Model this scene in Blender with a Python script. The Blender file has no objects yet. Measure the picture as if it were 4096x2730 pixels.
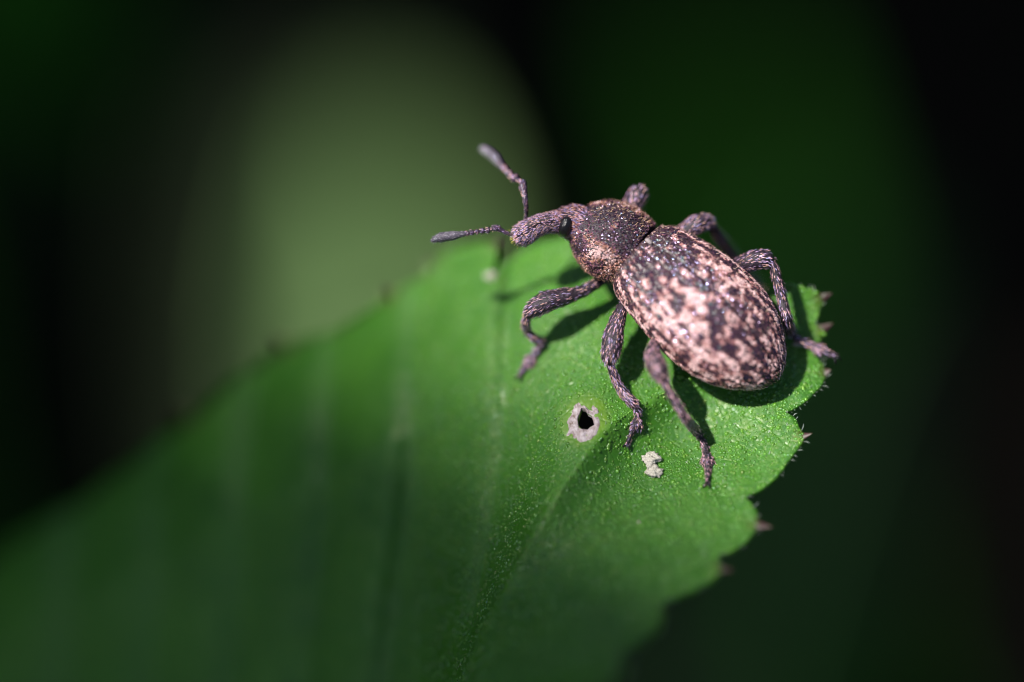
# Weevil on a leaf edge, macro.  1 Blender unit = 1 mm.
import bpy, math, random
import numpy as np
from mathutils import Vector, Matrix, noise
from mathutils.geometry import delaunay_2d_cdt

random.seed(7); np.random.seed(7)
sc = bpy.context.scene
col = sc.collection
sc.unit_settings.system = 'METRIC'; sc.unit_settings.scale_length = 0.001
R = math.radians

# ------------------------------------------------------------------ camera
ELEV, DIST, WIDTH = R(55), 120.0, 22.5
SE, CE = math.sin(ELEV), math.cos(ELEV)
cam_d = bpy.data.cameras.new('camera'); cam = bpy.data.objects.new('camera', cam_d); col.objects.link(cam)
cam.location = (0, -DIST * CE, DIST * SE); cam.rotation_euler = (R(90) - ELEV, 0, 0)
cam_d.sensor_width = 36; cam_d.lens = 36 * DIST / WIDTH
cam_d.clip_start = 1; cam_d.clip_end = 60000
cam_d.dof.use_dof = True
FOCUS = 1.20                                  # mm in front of the origin, along the view axis
cam_d.dof.focus_distance = DIST - FOCUS
cam_d.dof.aperture_fstop = cam_d.lens * 1e-3 / 14.0
sc.camera = cam

# ------------------------------------------------------------------ light
SUN = Vector((-0.55, -0.06, 1.0)).normalized()
world = bpy.data.worlds.new('World'); sc.world = world; world.use_nodes = True
wn = world.node_tree.nodes; wl = world.node_tree.links
sky = wn.new('ShaderNodeTexSky'); sky.sky_type = 'NISHITA'; sky.sun_disc = False
sky.sun_elevation = math.asin(SUN.z); sky.sun_rotation = math.atan2(SUN.x, SUN.y)
bg = wn['Background']; wl.new(sky.outputs[0], bg.inputs[0]); bg.inputs[1].default_value = 0.05
sun_d = bpy.data.lights.new('sun', 'SUN'); sun_d.energy = 4.6; sun_d.angle = R(0.8); sun_d.color = (1.0, 0.96, 0.9)
sun = bpy.data.objects.new('sun', sun_d); col.objects.link(sun)
sun.rotation_euler = SUN.to_track_quat('Z', 'Y').to_euler(); sun.location = SUN * 500

vs = sc.view_settings; vs.view_transform = 'Standard'; vs.look = 'None'; vs.gamma = 1; vs.exposure = 0.72
vs.use_curve_mapping = False
sc.cycles.use_denoising = True
sc.cycles.sample_clamp_indirect = 4.0; sc.cycles.sample_clamp_direct = 12.0
sc.cycles.max_bounces = 8
sc.cycles.pixel_filter_type = 'BLACKMAN_HARRIS'; sc.cycles.filter_width = 1.1

# ------------------------------------------------------------------ survey helpers
# sightings were taken on a 4096 x 2730 frame; a sighting plus a height (or a depth) gives a place in millimetres
S = 4096 / WIDTH
CAM = Vector(cam.location)
def ray(px, py):
    u, v = (px - 2048) / S, (1365 - py) / S
    return (Vector((u, v * SE, v * CE)) - CAM).normalized()
def at_h(px, py, h):
    d = ray(px, py); return CAM + d * ((h - CAM.z) / d.z)
VIEW = Vector((0, -CE, SE))
def at_d(px, py, dep):
    """point at depth dep (mm towards the lens from the origin)"""
    d = ray(px, py); return CAM + d * ((dep - DIST) / d.dot(VIEW))

# ------------------------------------------------------------------ object helpers
def tag(o, label=None, cat=None, group=None, kind=None):
    if label: o['label'] = label
    if cat: o['category'] = cat
    if group: o['group'] = group
    if kind: o['kind'] = kind
    return o
def link_mesh(name, V, F, mat, parent=None, smooth=True, colors=None):
    me = bpy.data.meshes.new(name)
    me.from_pydata([tuple(v) for v in V], [], [tuple(f) for f in F]); me.update()
    if smooth: me.polygons.foreach_set('use_smooth', [True] * len(me.polygons))
    if colors is not None:
        at = me.color_attributes.new('tint', 'FLOAT_COLOR', 'POINT')
        c = np.ones((len(V), 4), np.float32); c[:, :3] = colors
        at.data.foreach_set('color', c.ravel())
    if mat: me.materials.append(mat)
    o = bpy.data.objects.new(name, me); col.objects.link(o)
    if parent: o.parent = parent; o.matrix_parent_inverse = parent.matrix_world.inverted()
    return o
def empty(name, loc):
    o = bpy.data.objects.new(name, None); col.objects.link(o); o.location = loc
    o.empty_display_size = 1; bpy.context.view_layer.update(); return o

# ------------------------------------------------------------------ material helpers
def new_mat(name):
    m = bpy.data.materials.new(name); m.use_nodes = True
    nt = m.node_tree; return m, nt, nt.nodes, nt.links, nt.nodes['Principled BSDF']
def ramp(n, stops):
    r = n.new('ShaderNodeValToRGB'); e = r.color_ramp.elements
    while len(e) < len(stops): e.new(0.5)
    for el, (p, c) in zip(e, stops): el.position = p; el.color = (*c, 1)
    return r
def mixc(n, l, mode, fac, a, b):
    m = n.new('ShaderNodeMix'); m.data_type = 'RGBA'; m.blend_type = mode
    for sock, val in ((m.inputs[0], fac), (m.inputs[6], a), (m.inputs[7], b)):
        if hasattr(val, 'is_output'): l.new(val, sock)
        elif isinstance(val, tuple): sock.default_value = (*val, 1)
        else: sock.default_value = val
    return m.outputs[2]
def noise_tex(n, l, scale, detail=3, rough=0.5, vec=None):
    t = n.new('ShaderNodeTexNoise'); t.inputs['Scale'].default_value = scale
    t.inputs['Detail'].default_value = detail; t.inputs['Roughness'].default_value = rough
    if vec is not None: l.new(vec, t.inputs['Vector'])
    return t
def bump(n, l, height, strength, dist, prev=None):
    b = n.new('ShaderNodeBump'); b.inputs['Strength'].default_value = strength; b.inputs['Distance'].default_value = dist
    l.new(height, b.inputs['Height'])
    if prev is not None: l.new(prev, b.inputs['Normal'])
    return b.outputs[0]

def leaf_material(name, dark, light, trans, trans_w=0.25, spec=0.5, rough=0.42, cells=True, tint=False):
    m, nt, n, l, p = new_mat(name)
    tc = n.new('ShaderNodeTexCoord').outputs['Object']
    big = noise_tex(n, l, 0.55, 4, 0.55, tc)
    c = ramp(n, [(0.3, dark), (0.7, light)]); l.new(big.outputs[0], c.inputs[0])
    base = c.outputs[0]
    if cells:
        vor = n.new('ShaderNodeTexVoronoi'); vor.voronoi_dimensions = '2D'; vor.inputs['Scale'].default_value = 11.5; l.new(tc, vor.inputs['Vector'])
        rc = ramp(n, [(0.0, (0.75, 0.8, 0.7)), (1.0, (1.2, 1.15, 1.2))]); l.new(vor.outputs['Color'], rc.inputs[0])
        base = mixc(n, l, 'MULTIPLY', 0.7, base, rc.outputs[0])
    if tint:
        a = n.new('ShaderNodeAttribute'); a.attribute_name = 'tint'
        base = mixc(n, l, 'MULTIPLY', 1.0, base, a.outputs['Color'])
    l.new(base, p.inputs['Base Color'])
    p.inputs['Roughness'].default_value = rough
    p.inputs['Specular IOR Level'].default_value = spec
    nrm = None
    if cells:
        # bead-like epidermis cells: every cell its own small dome, heights differ, some shine more than others
        v2 = n.new('ShaderNodeTexVoronoi'); v2.voronoi_dimensions = '2D'; v2.inputs['Scale'].default_value = 11.5; l.new(tc, v2.inputs['Vector'])
        inv = n.new('ShaderNodeMath'); inv.operation = 'MULTIPLY'; l.new(v2.outputs[0], inv.inputs[0]); l.new(v2.outputs[0], inv.inputs[1])
        dome = bump(n, l, inv.outputs[0], 1.0, -0.055)
        nrm = bump(n, l, inv.outputs[0], 0.25, -0.03)
        # net of small veins
        wv = noise_tex(n, l, 1.3, 2, 0.5, tc); ad = n.new('ShaderNodeVectorMath'); ad.operation = 'MULTIPLY_ADD'; ad.inputs[1].default_value = (0.35, 0.35, 0.35)
        l.new(wv.outputs['Color'], ad.inputs[0]); l.new(tc, ad.inputs[2])
        net = n.new('ShaderNodeTexVoronoi'); net.voronoi_dimensions = '2D'; net.feature = 'DISTANCE_TO_EDGE'; net.inputs['Scale'].default_value = 1.7; l.new(ad.outputs[0], net.inputs['Vector'])
        nr_ = ramp(n, [(0.0, (1, 1, 1)), (0.07, (0, 0, 0))]); l.new(net.outputs[0], nr_.inputs[0])
        base2 = mixc(n, l, 'MIX', 0.0, base, (0.09, 0.24, 0.04)); mxn = base2.node; sc_ = n.new('ShaderNodeMath'); sc_.operation = 'MULTIPLY'; sc_.inputs[1].default_value = 0.30
        l.new(nr_.outputs[0], sc_.inputs[0]); l.new(sc_.outputs[0], mxn.inputs[0]); l.new(base2, p.inputs['Base Color'])
        nrm = bump(n, l, nr_.outputs[0], 0.35, -0.03, nrm)
        sm = noise_tex(n, l, 4, 3, 0.6, tc); nrm = bump(n, l, sm.outputs[0], 0.25, 0.05, nrm)
        p.inputs['Coat Weight'].default_value = 0.2; p.inputs['Coat Roughness'].default_value = 0.3; l.new(dome, p.inputs['Coat Normal'])
        rn = ramp(n, [(0.2, (rough + 0.15,) * 3), (0.85, (rough - 0.20,) * 3)]); l.new(v2.outputs['Color'], rn.inputs[0])
        l.new(rn.outputs[0], p.inputs['Roughness'])
        hue = ramp(n, [(0.0, (0.75, 0.9, 1.0)), (0.35, (0.85, 1.0, 0.85)), (0.65, (1.0, 0.95, 0.7)), (1.0, (0.8, 0.9, 1.0))])
        l.new(vor.outputs['Color'], hue.inputs[0]); l.new(hue.outputs[0], p.inputs['Specular Tint'])
        l.new(nrm, p.inputs['Normal'])
    tr = n.new('ShaderNodeBsdfTranslucent'); tr.inputs[0].default_value = (*trans, 1)
    mx = n.new('ShaderNodeMixShader'); mx.inputs[0].default_value = trans_w
    l.new(p.outputs[0], mx.inputs[1]); l.new(tr.outputs[0], mx.inputs[2])
    l.new(mx.outputs[0], n['Material Output'].inputs[0])
    return m

M_LEAF = leaf_material('leaf_green', (0.030, 0.145, 0.005), (0.060, 0.215, 0.012), (0.12, 0.46, 0.01), 0.24, 0.62, 0.56, tint=True)
M_TOOTH, nt, n, l, p = new_mat('tooth_tissue')
at_ = n.new('ShaderNodeAttribute'); at_.attribute_name = 'tint'
nz = noise_tex(n, l, 14, 3); rr = ramp(n, [(0.3, (0.6, 0.6, 0.6)), (0.7, (1.3, 1.25, 1.25))]); l.new(nz.outputs[0], rr.inputs[0])
l.new(mixc(n, l, 'MULTIPLY', 1.0, at_.outputs['Color'], rr.outputs[0]), p.inputs['Base Color']); p.inputs['Roughness'].default_value = 0.5
M_SCAR, nt, n, l, p = new_mat('dried_leaf_tissue')
nz = noise_tex(n, l, 7, 4, 0.6); rr = ramp(n, [(0.32, (0.15, 0.10, 0.075)), (0.55, (0.42, 0.35, 0.36)), (0.75, (0.56, 0.50, 0.52))]); l.new(nz.outputs[0], rr.inputs[0])
l.new(rr.outputs[0], p.inputs['Base Color']); p.inputs['Roughness'].default_value = 0.5
l.new(bump(n, l, nz.outputs[0], 0.6, 0.08), p.inputs['Normal'])
M_HAIR, nt, n, l, p = new_mat('leaf_hair')
p.inputs['Base Color'].default_value = (0.45, 0.52, 0.45, 1); p.inputs['Roughness'].default_value = 0.25
p.inputs['Transmission Weight'].default_value = 0.35
M_CRUMB, nt, n, l, p = new_mat('white_crumb')
nz = noise_tex(n, l, 12, 3); rr = ramp(n, [(0.3, (0.36, 0.33, 0.26)), (0.7, (0.66, 0.62, 0.54))]); l.new(nz.outputs[0], rr.inputs[0])
l.new(rr.outputs[0], p.inputs['Base Color']); p.inputs['Roughness'].default_value = 0.6
l.new(bump(n, l, nz.outputs[0], 0.8, 0.03), p.inputs['Normal'])

def cuticle(name, a, b, rough=0.38, scale=14, bumpd=0.02, attr=None):
    m, nt, n, l, p = new_mat(name)
    tc = n.new('ShaderNodeTexCoord').outputs['Object']
    nz = noise_tex(n, l, scale, 3, 0.6, tc); r_ = ramp(n, [(0.3, a), (0.7, b)]); l.new(nz.outputs[0], r_.inputs[0])
    l.new(r_.outputs[0], p.inputs['Base Color']); p.inputs['Roughness'].default_value = rough
    l.new(bump(n, l, nz.outputs[0], 0.7, bumpd), p.inputs['Normal'])
    return m
M_BODY = cuticle('body_cuticle', (0.008, 0.006, 0.011), (0.036, 0.020, 0.032), 0.42, 22, 0.05)
M_ELY = cuticle('elytra_cuticle', (0.020, 0.012, 0.018), (0.07, 0.035, 0.038), 0.35)
M_ANT = cuticle('antenna_cuticle', (0.02, 0.012, 0.03), (0.08, 0.045, 0.08), 0.28, 24, 0.02)
M_CLUB = cuticle('club_down', (0.035, 0.03, 0.045), (0.11, 0.09, 0.12), 0.45, 40, 0.02)
M_CLAW = cuticle('claw_black', (0.006, 0.005, 0.008), (0.02, 0.015, 0.02), 0.2)
M_EYE, nt, n, l, p = new_mat('eye_black')
tc = n.new('ShaderNodeTexCoord').outputs['Object']
v = n.new('ShaderNodeTexVoronoi'); v.inputs['Scale'].default_value = 34; l.new(tc, v.inputs['Vector'])
iv = n.new('ShaderNodeMath'); iv.operation = 'SUBTRACT'; iv.inputs[0].default_value = 1; l.new(v.outputs[0], iv.inputs[1])
l.new(bump(n, l, iv.outputs[0], 0.9, 0.012), p.inputs['Normal'])
p.inputs['Base Color'].default_value = (0.006, 0.005, 0.006, 1); p.inputs['Roughness'].default_value = 0.14; p.inputs['Specular IOR Level'].default_value = 0.5
def scale_mat(name, rough, spec):
    m, nt, n, l, p = new_mat(name)
    a = n.new('ShaderNodeAttribute'); a.attribute_name = 'tint'
    tc = n.new('ShaderNodeTexCoord').outputs['Object']
    nz = noise_tex(n, l, 30, 2, 0.5, tc); g = ramp(n, [(0.3, (0.8, 0.8, 0.8)), (0.7, (1.15, 1.12, 1.12))]); l.new(nz.outputs[0], g.inputs[0])
    l.new(mixc(n, l, 'MULTIPLY', 1.0, a.outputs['Color'], g.outputs[0]), p.inputs['Base Color'])
    p.inputs['Roughness'].default_value = rough; p.inputs['Specular IOR Level'].default_value = spec
    rv_ = n.new('ShaderNodeMapRange'); rv_.inputs[3].default_value = rough - 0.14; rv_.inputs[4].default_value = rough + 0.14
    # thin-film sheen of the scales: each one reflects a slightly different hue
    h = n.new('ShaderNodeTexWhiteNoise'); h.noise_dimensions = '3D'
    sn = n.new('ShaderNodeVectorMath'); sn.operation = 'SNAP'; sn.inputs[1].default_value = (0.06, 0.06, 0.06); l.new(tc, sn.inputs[0])
    l.new(sn.outputs[0], h.inputs['Vector'])
    hr = ramp(n, [(0.0, (0.35, 0.55, 1.0)), (0.4, (0.75, 0.55, 1.0)), (0.7, (1.0, 0.65, 0.55)), (1.0, (0.45, 0.95, 1.0))])
    l.new(h.outputs['Value'], rv_.inputs[0]); l.new(rv_.outputs[0], p.inputs['Roughness']); l.new(h.outputs['Value'], hr.inputs[0]); l.new(hr.outputs[0], p.inputs['Specular Tint'])
    return m
M_SCALE = scale_mat('wing_scales', 0.26, 1.0)
M_SETA = scale_mat('body_setae', 0.24, 1.0)

# ------------------------------------------------------------------ ground
def soil():
    m, nt, n, l, p = new_mat('dark_soil')
    nz = noise_tex(n, l, 0.05, 6, 0.65, n.new('ShaderNodeTexCoord').outputs['Object'])
    r_ = ramp(n, [(0.3, (0.006, 0.005, 0.003)), (0.75, (0.022, 0.017, 0.011))]); l.new(nz.outputs[0], r_.inputs[0])
    l.new(r_.outputs[0], p.inputs['Base Color']); p.inputs['Roughness'].default_value = 0.95; p.inputs['Specular IOR Level'].default_value = 0.1
    l.new(bump(n, l, nz.outputs[0], 0.8, 12), p.inputs['Normal'])
    return m
GZ = -190.0
gv, gf = [], []
NG = 60
for i in range(NG + 1):
    for j in range(NG + 1):
        a, b = (i / NG * 2 - 1), (j / NG * 2 - 1)
        x, y = math.copysign(abs(a) ** 3, a) * 30000, math.copysign(abs(b) ** 3, b) * 30000
        gv.append((x, y, GZ + 6 * noise.noise((x * 0.02, y * 0.02, 0)) - 3))
for i in range(NG):
    for j in range(NG):
        k = i * (NG + 1) + j; gf.append((k, k + NG + 1, k + NG + 2, k + 1))
ground = link_mesh('ground', gv, gf, soil()); tag(ground, kind='structure')

# ------------------------------------------------------------------ the main leaf
def poly_xy(pts):
    return np.array([at_h(x, y, 0)[:2] for x, y in pts])
RIB = poly_xy([(3420, 1120), (3320, 1190), (2960, 1420), (2640, 1590), (2470, 1690), (2330, 1840), (2150, 2060), (1930, 2330), (1700, 2750), (1500, 3250), (1350, 3700)])
def rib_coords(X, Y):
    """signed distance from the midrib (+ on the broad upper side) and distance along it"""
    best = np.full(X.shape, 1e9); sd = np.zeros(X.shape); al = np.zeros(X.shape); acc = 0
    for a, b in zip(RIB[:-1], RIB[1:]):
        d = b - a; L = np.hypot(*d); t = np.clip(((X - a[0]) * d[0] + (Y - a[1]) * d[1]) / L ** 2, 0, 1)
        dx, dy = X - a[0] - t * d[0], Y - a[1] - t * d[1]; q = np.hypot(dx, dy)
        s = np.sign(d[1] * (X - a[0]) - d[0] * (Y - a[1])); k = q < best
        best[k] = q[k]; sd[k] = (q * s)[k]; al[k] = (acc + t * L)[k]; acc += L
    return sd, al
def smax(v): return np.where(v > 0, v, 0)
VEINS = [2.6, -0.25, -2.35, -4.3, -6.2, -8.2, -10.4, -13, -16, -20]
def leaf_z(X, Y):
    X = np.atleast_1d(np.asarray(X, float)); Y = np.atleast_1d(np.asarray(Y, float))
    sd, al = rib_coords(X, Y)
    s = smax(2.0 - X); z = -0.95 * (np.sqrt(s ** 2 + 6.25) - 2.5)
    left = 1 / (1 + np.exp(-sd / 0.4))
    z += left * 0.16 * np.clip(Y + 1.0, -3, 1.6)
    z += left * 0.60 * np.clip(Y + 1.0, -20, 0) * np.clip((1.0 - X) / 3, 0, 1)
    z += -0.012 * smax(-Y - 4.2) ** 2 + 0.10 * smax(-Y - 4.6) ** 2 * (1 - left)
    z += 0.10 - 0.02 * smax(X - 6.0) ** 2 + 0.70 * np.clip((X - 4.3) / 1.8, 0, 1) ** 1.5 * np.clip((Y + 0.3) / 1.4, 0, 1) ** 1.3
    # midrib: the broad half ends in a rounded crest, the narrow half falls away from it and levels out
    rr_ = np.clip((al - 3.0) / 2.5, 0, 1)
    z += np.where(sd > 0, 0.06 * np.exp(-smax(sd) / 0.3), 0.06 - 1.05 * (1 - np.exp(-smax(-sd) / 0.55)) + 0.17 * smax(-sd)) * rr_
    # quilting between the side veins
    q = X - 0.10 * (Y + 1) + 0.10 * np.sin(Y * 0.9)
    for hi, lo, amp in zip(VEINS[:-1], VEINS[1:], (0.12, 0.40, 0.48, 0.36, 0.5, 0.4, 0.4, 0.4, 0.4)):
        t = (q - lo) / (hi - lo); k = (t >= 0) & (t < 1)
        f = np.where(t < 0.78, np.sin(np.clip(t / 0.78, 0, 1) * math.pi / 2), np.cos(np.clip((t - 0.78) / 0.22, 0, 1) * math.pi / 2))
        z += np.where(k, amp * f * np.clip(sd / 1.0, 0, 1) * (0.7 + 0.3 * np.sin(Y * 0.8 + hi)), 0)
    # small veins of the narrow side
    w = np.sin(al * 3.1 + sd * 1.3) ** 8
    z -= np.where(sd < 0, 0.022 * w * np.clip(-sd / 1.2, 0, 1), 0)
    z += 0.05 * np.sin(X * 1.7 + 0.6 * Y) * np.sin(Y * 1.9 - 0.4 * X)
    return z
def on_leaf(px, py, h=0.0):
    d = ray(px, py); t = (0 - CAM.z) / d.z
    lo, hi = t - 8, t + 30
    for _ in range(30):
        m = (lo + hi) / 2; P = CAM + d * m
        if P.z > leaf_z(P.x, P.y)[0] + h: lo = m
        else: hi = m
    return CAM + d * lo

TEETH = [((3275, 1166), (3330, 1178), (3290, 1218)), ((3262, 1292), (3334, 1298), (3302, 1338)), ((3292, 1462), (3325, 1484), (3303, 1512)),
         ((3206, 1722), (3251, 1739), (3212, 1764)), ((3030, 2066), (3092, 2115), (3022, 2124)), ((2880, 2248), (2936, 2288), (2880, 2292)),
         ((1975, 968), (2004, 952), (1990, 1000)), ((1712, 1086), (1690, 1062), (1752, 1032)), ((1538, 1196), (1522, 1158), (1586, 1168)),
         ((1130, 1400), (1100, 1352), (1190, 1372)), ((740, 1690), (700, 1640), (800, 1655))]
OUT = [(3156, 1130), (3205, 1146), (3275, 1166), (3290, 1218), (3277, 1255), (3272, 1280), (3256, 1290), (3262, 1292), (3302, 1338), (3278, 1364), (3254, 1392), (3262, 1425),
       (3282, 1448), (3292, 1462), (3303, 1512), (3275, 1556), (3242, 1590), (3196, 1622), (3143, 1650), (3170, 1664), (3190, 1690), (3206, 1722), (3212, 1764),
       (3188, 1800), (3159, 1838), (3108, 1908), (3044, 1959), (2983, 1988), (3008, 2012), (3024, 2040), (3030, 2066), (3022, 2124), (2985, 2165), (2942, 2195), (2872, 2222),
       (2880, 2248), (2880, 2292), (2840, 2325), (2783, 2354), (2706, 2386), (2640, 2412), (2655, 2450), (2640, 2500), (2570, 2560), (2480, 2610), (2500, 2660), (2440, 2760), (2340, 2850), (2250, 3050),
       (1900, 3400), (1500, 3500), (900, 3350), (200, 3100), (-400, 2900), (-600, 2700), (-450, 2500), (-250, 2360), (0, 2210), (230, 2060), (430, 1930), (580, 1820), (680, 1740), (740, 1690), (800, 1655), (880, 1575), (980, 1490),
       (1060, 1445), (1130, 1400), (1190, 1372), (1290, 1345), (1400, 1290), (1480, 1240), (1538, 1196), (1586, 1168), (1650, 1130), (1712, 1086), (1752, 1032), (1810, 996), (1880, 980), (1946, 972), (1975, 968),
       (1990, 1000), (1986, 1040), (1972, 1092), (1984, 1100), (2000, 1075), (2023, 1048), (2080, 1003), (2152, 970), (2247, 948), (2350, 945), (2450, 965), (2600, 1010), (2750, 1075), (2900, 1140), (2990, 1175), (3064, 1163), (3110, 1150)]
HOLE = [(2326, 1640), (2342, 1642), (2352, 1658), (2368, 1666), (2380, 1684), (2379, 1702), (2362, 1708), (2352, 1722), (2332, 1723), (2316, 1706), (2310, 1684), (2318, 1662)]
def refine(pts, step, jit):
    P = [on_leaf(*p) for p in pts]; out = []
    for a, b in zip(P, P[1:] + P[:1]):
        k = max(1, int((b - a).length / step)); nn = Vector((-(b - a).y, (b - a).x)).normalized() if (b - a).length > 0 else Vector((0, 0))
        for i in range(k):
            q = a.lerp(b, i / k); o = nn * (0 if i == 0 else random.uniform(-jit, jit)); out.append((q.x + o.x, q.y + o.y))
    return out
outline = refine(OUT, 0.10, 0.022); hole = refine(HOLE, 0.06, 0.006)
def inside(poly, X, Y):
    poly = np.array(poly); c = np.zeros(X.shape, bool); x0, y0 = poly[-1]
    for x1, y1 in poly:
        if y0 != y1:
            k = ((y1 > Y) != (y0 > Y)) & (X < (x0 - x1) * (Y - y1) / (y0 - y1) + x1); c ^= k
        x0, y0 = x1, y1
    return c
oa = np.array(outline)
pts = []
xmn, ymn = oa.min(0); xmx, ymx = oa.max(0)
for (ax, bx, stp) in ((xmn, -1.5, 0.2), (-1.5, xmx, 0.105)):
    xs, ys = np.meshgrid(np.arange(ax, bx, stp), np.arange(ymn, ymx, stp))
    xs = xs + np.random.uniform(-.25, .25, xs.shape) * stp; ys = ys + np.random.uniform(-.25, .25, ys.shape) * stp
    k = inside(outline, xs, ys) & ~inside(hole, xs, ys); pts.append(np.stack([xs[k], ys[k]], 1))
pts = np.concatenate(pts)
def far_from(P, poly, r):
    poly = np.array(poly); keep = np.ones(len(P), bool)
    for q in poly: keep &= np.hypot(P[:, 0] - q[0], P[:, 1] - q[1]) > r
    return keep
pts = pts[far_from(pts, outline, 0.05)]; pts = pts[far_from(pts, hole, 0.03)]
vin = [Vector(p) for p in outline] + [Vector(p) for p in hole] + [Vector(p) for p in pts]
no, nh = len(outline), len(hole)
edges = [(i, (i + 1) % no) for i in range(no)] + [(no + i, no + (i + 1) % nh) for i in range(nh)]
res = delaunay_2d_cdt(vin, edges, [], 1, 1e-5)
V2 = np.array([tuple(v) for v in res[0]]); tris = np.array([f for f in res[2] if len(f) == 3])
cen = V2[tris].mean(1); tris = tris[inside(outline, cen[:, 0], cen[:, 1]) & ~inside(hole, cen[:, 0], cen[:, 1])]
ar = (V2[tris[:, 1], 0] - V2[tris[:, 0], 0]) * (V2[tris[:, 2], 1] - V2[tris[:, 0], 1]) - (V2[tris[:, 2], 0] - V2[tris[:, 0], 0]) * (V2[tris[:, 1], 1] - V2[tris[:, 0], 1])
tris[ar < 0] = tris[ar < 0][:, ::-1]
Z = leaf_z(V2[:, 0], V2[:, 1])
V3 = np.column_stack([V2, Z])
# colour of the tissue itself: yellowish ring round the hole, red-brown near the teeth, paler main veins
tint = np.ones((len(V3), 3))
hc = np.array(hole).mean(0); dh = np.hypot(V2[:, 0] - hc[0], (V2[:, 1] - hc[1]) * 0.85)
w = np.exp(-(np.maximum(dh - 0.42, 0) / 0.16) ** 2)[:, None]; tint = tint * (1 - w) + w * np.array([2.6, 1.4, 1.6])
for a, t_, b in TEETH:
    q = (on_leaf(*a) + on_leaf(*b)) / 2; dd = np.hypot(V2[:, 0] - q.x, V2[:, 1] - q.y)
    w = np.exp(-(dd / 0.17) ** 2)[:, None]; tint = tint * (1 - w) + w * np.array([2.0, 0.55, 1.4])
sd, al = rib_coords(V2[:, 0], V2[:, 1])
w = (np.exp(-(sd / 0.10) ** 2) * np.clip((al - 3.5) / 2, 0, 1))[:, None]; tint = tint * (1 - w) + w * np.array([1.5, 1.25, 1.6])

leaf = empty('leaf', at_h(1350, 3300, leaf_z(*at_h(1350, 3300, 0)[:2])[0])); LEAF_BASE = Vector(leaf.location)
tag(leaf, 'large sharp green leaf with toothed brown-tipped edge, carrying the weevil', 'leaf')
blade = link_mesh('blade', V3, tris, M_LEAF, leaf, colors=tint)
so = blade.modifiers.new('thickness', 'SOLIDIFY'); so.thickness = 0.10; so.offset = -1

def tube(path, rad, seg=12, flat=None, up=None):
    """closed tapered tube through path; flat = (vertical scale list) ; returns V, F and rings"""
    V, F, rings = [], [], []
    n_ = len(path); prev = None
    for i, c in enumerate(path):
        t = (path[min(i + 1, n_ - 1)] - path[max(i - 1, 0)]).normalized()
        if prev is None:
            u = (up or (Vector((0, 0, 1)) if abs(t.z) < 0.9 else Vector((1, 0, 0))))
        else: u = prev
        u = (u - t * u.dot(t)).normalized(); s_ = t.cross(u); prev = u
        k0 = len(V); rings.append((c, t, u, s_, rad[i], (flat[i] if flat else 1.0)))
        for j in range(seg):
            a = 2 * math.pi * j / seg
            V.append(c + s_ * math.cos(a) * rad[i] + u * math.sin(a) * rad[i] * (flat[i] if flat else 1.0))
        if i:
            for j in range(seg):
                F.append((k0 - seg + j, k0 - seg + (j + 1) % seg, k0 + (j + 1) % seg, k0 + j))
    F.append(tuple(range(seg))[::-1]); F.append(tuple(range(len(V) - seg, len(V))))
    return V, F, rings
def crom(pts, vals, n_):
    """Catmull-Rom resample of points and matching value lists"""
    P = [Vector(p) for p in pts]; m = len(P); out, ov = [], []
    for i in range(n_):
        f = i / (n_ - 1) * (m - 1); k = min(int(f), m - 2); t = f - k
        a, b, c, d = P[max(k - 1, 0)], P[k], P[k + 1], P[min(k + 2, m - 1)]
        out.append(0.5 * ((2 * b) + (c - a) * t + (2 * a - 5 * b + 4 * c - d) * t * t + (3 * b - a - 3 * c + d) * t ** 3))
        w_ = t * t * (3 - 2 * t); ov.append(tuple(x * (1 - w_) + y * w_ for x, y in zip(vals[k], vals[k + 1])))
    return out, ov

# teeth of the margin, each a small hard point
for a, t_, b in TEETH:
    A, B = on_leaf(*a), on_leaf(*b); mid = (A + B) / 2
    T = on_leaf(*t_); T.z += 0.05
    ax = T - mid; side = (B - A) / 2 * 1.0; V, F = [], []
    ups = Vector((0, 0, 0.05))
    for i in range(7):
        f = i / 6; c = mid - ax * 0.45 + ax * 1.45 * f + Vector((0, 0, 0.05 * f * f - 0.045)); r = min(1, (1 - f) * 1.45) ** 1.1 * (1 - 0.2 * math.sin(f * math.pi)) + 0.03
        for j in range(8):
            an = 2 * math.pi * j / 8; V.append(c + side * math.cos(an) * r + ups * math.sin(an) * (r * 0.6 + 0.4 * (1 - f)))
        if i:
            for j in range(8): k = i * 8; F.append((k - 8 + j, k - 8 + (j + 1) % 8, k + (j + 1) % 8, k + j))
    F.append(tuple(range(48, 56))); F.append(tuple(range(8))[::-1])
    g_, b_ = np.array((.045, .15, .012)), np.array((.050, .020, .020))
    cc_ = [g_ * (1 - w_) + b_ * w_ for w_ in (0, .25, .7, 1, 1, .9, .8) for _ in range(8)]
    link_mesh('tooth', V, F, M_TOOTH, leaf, colors=np.array(cc_))

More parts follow.
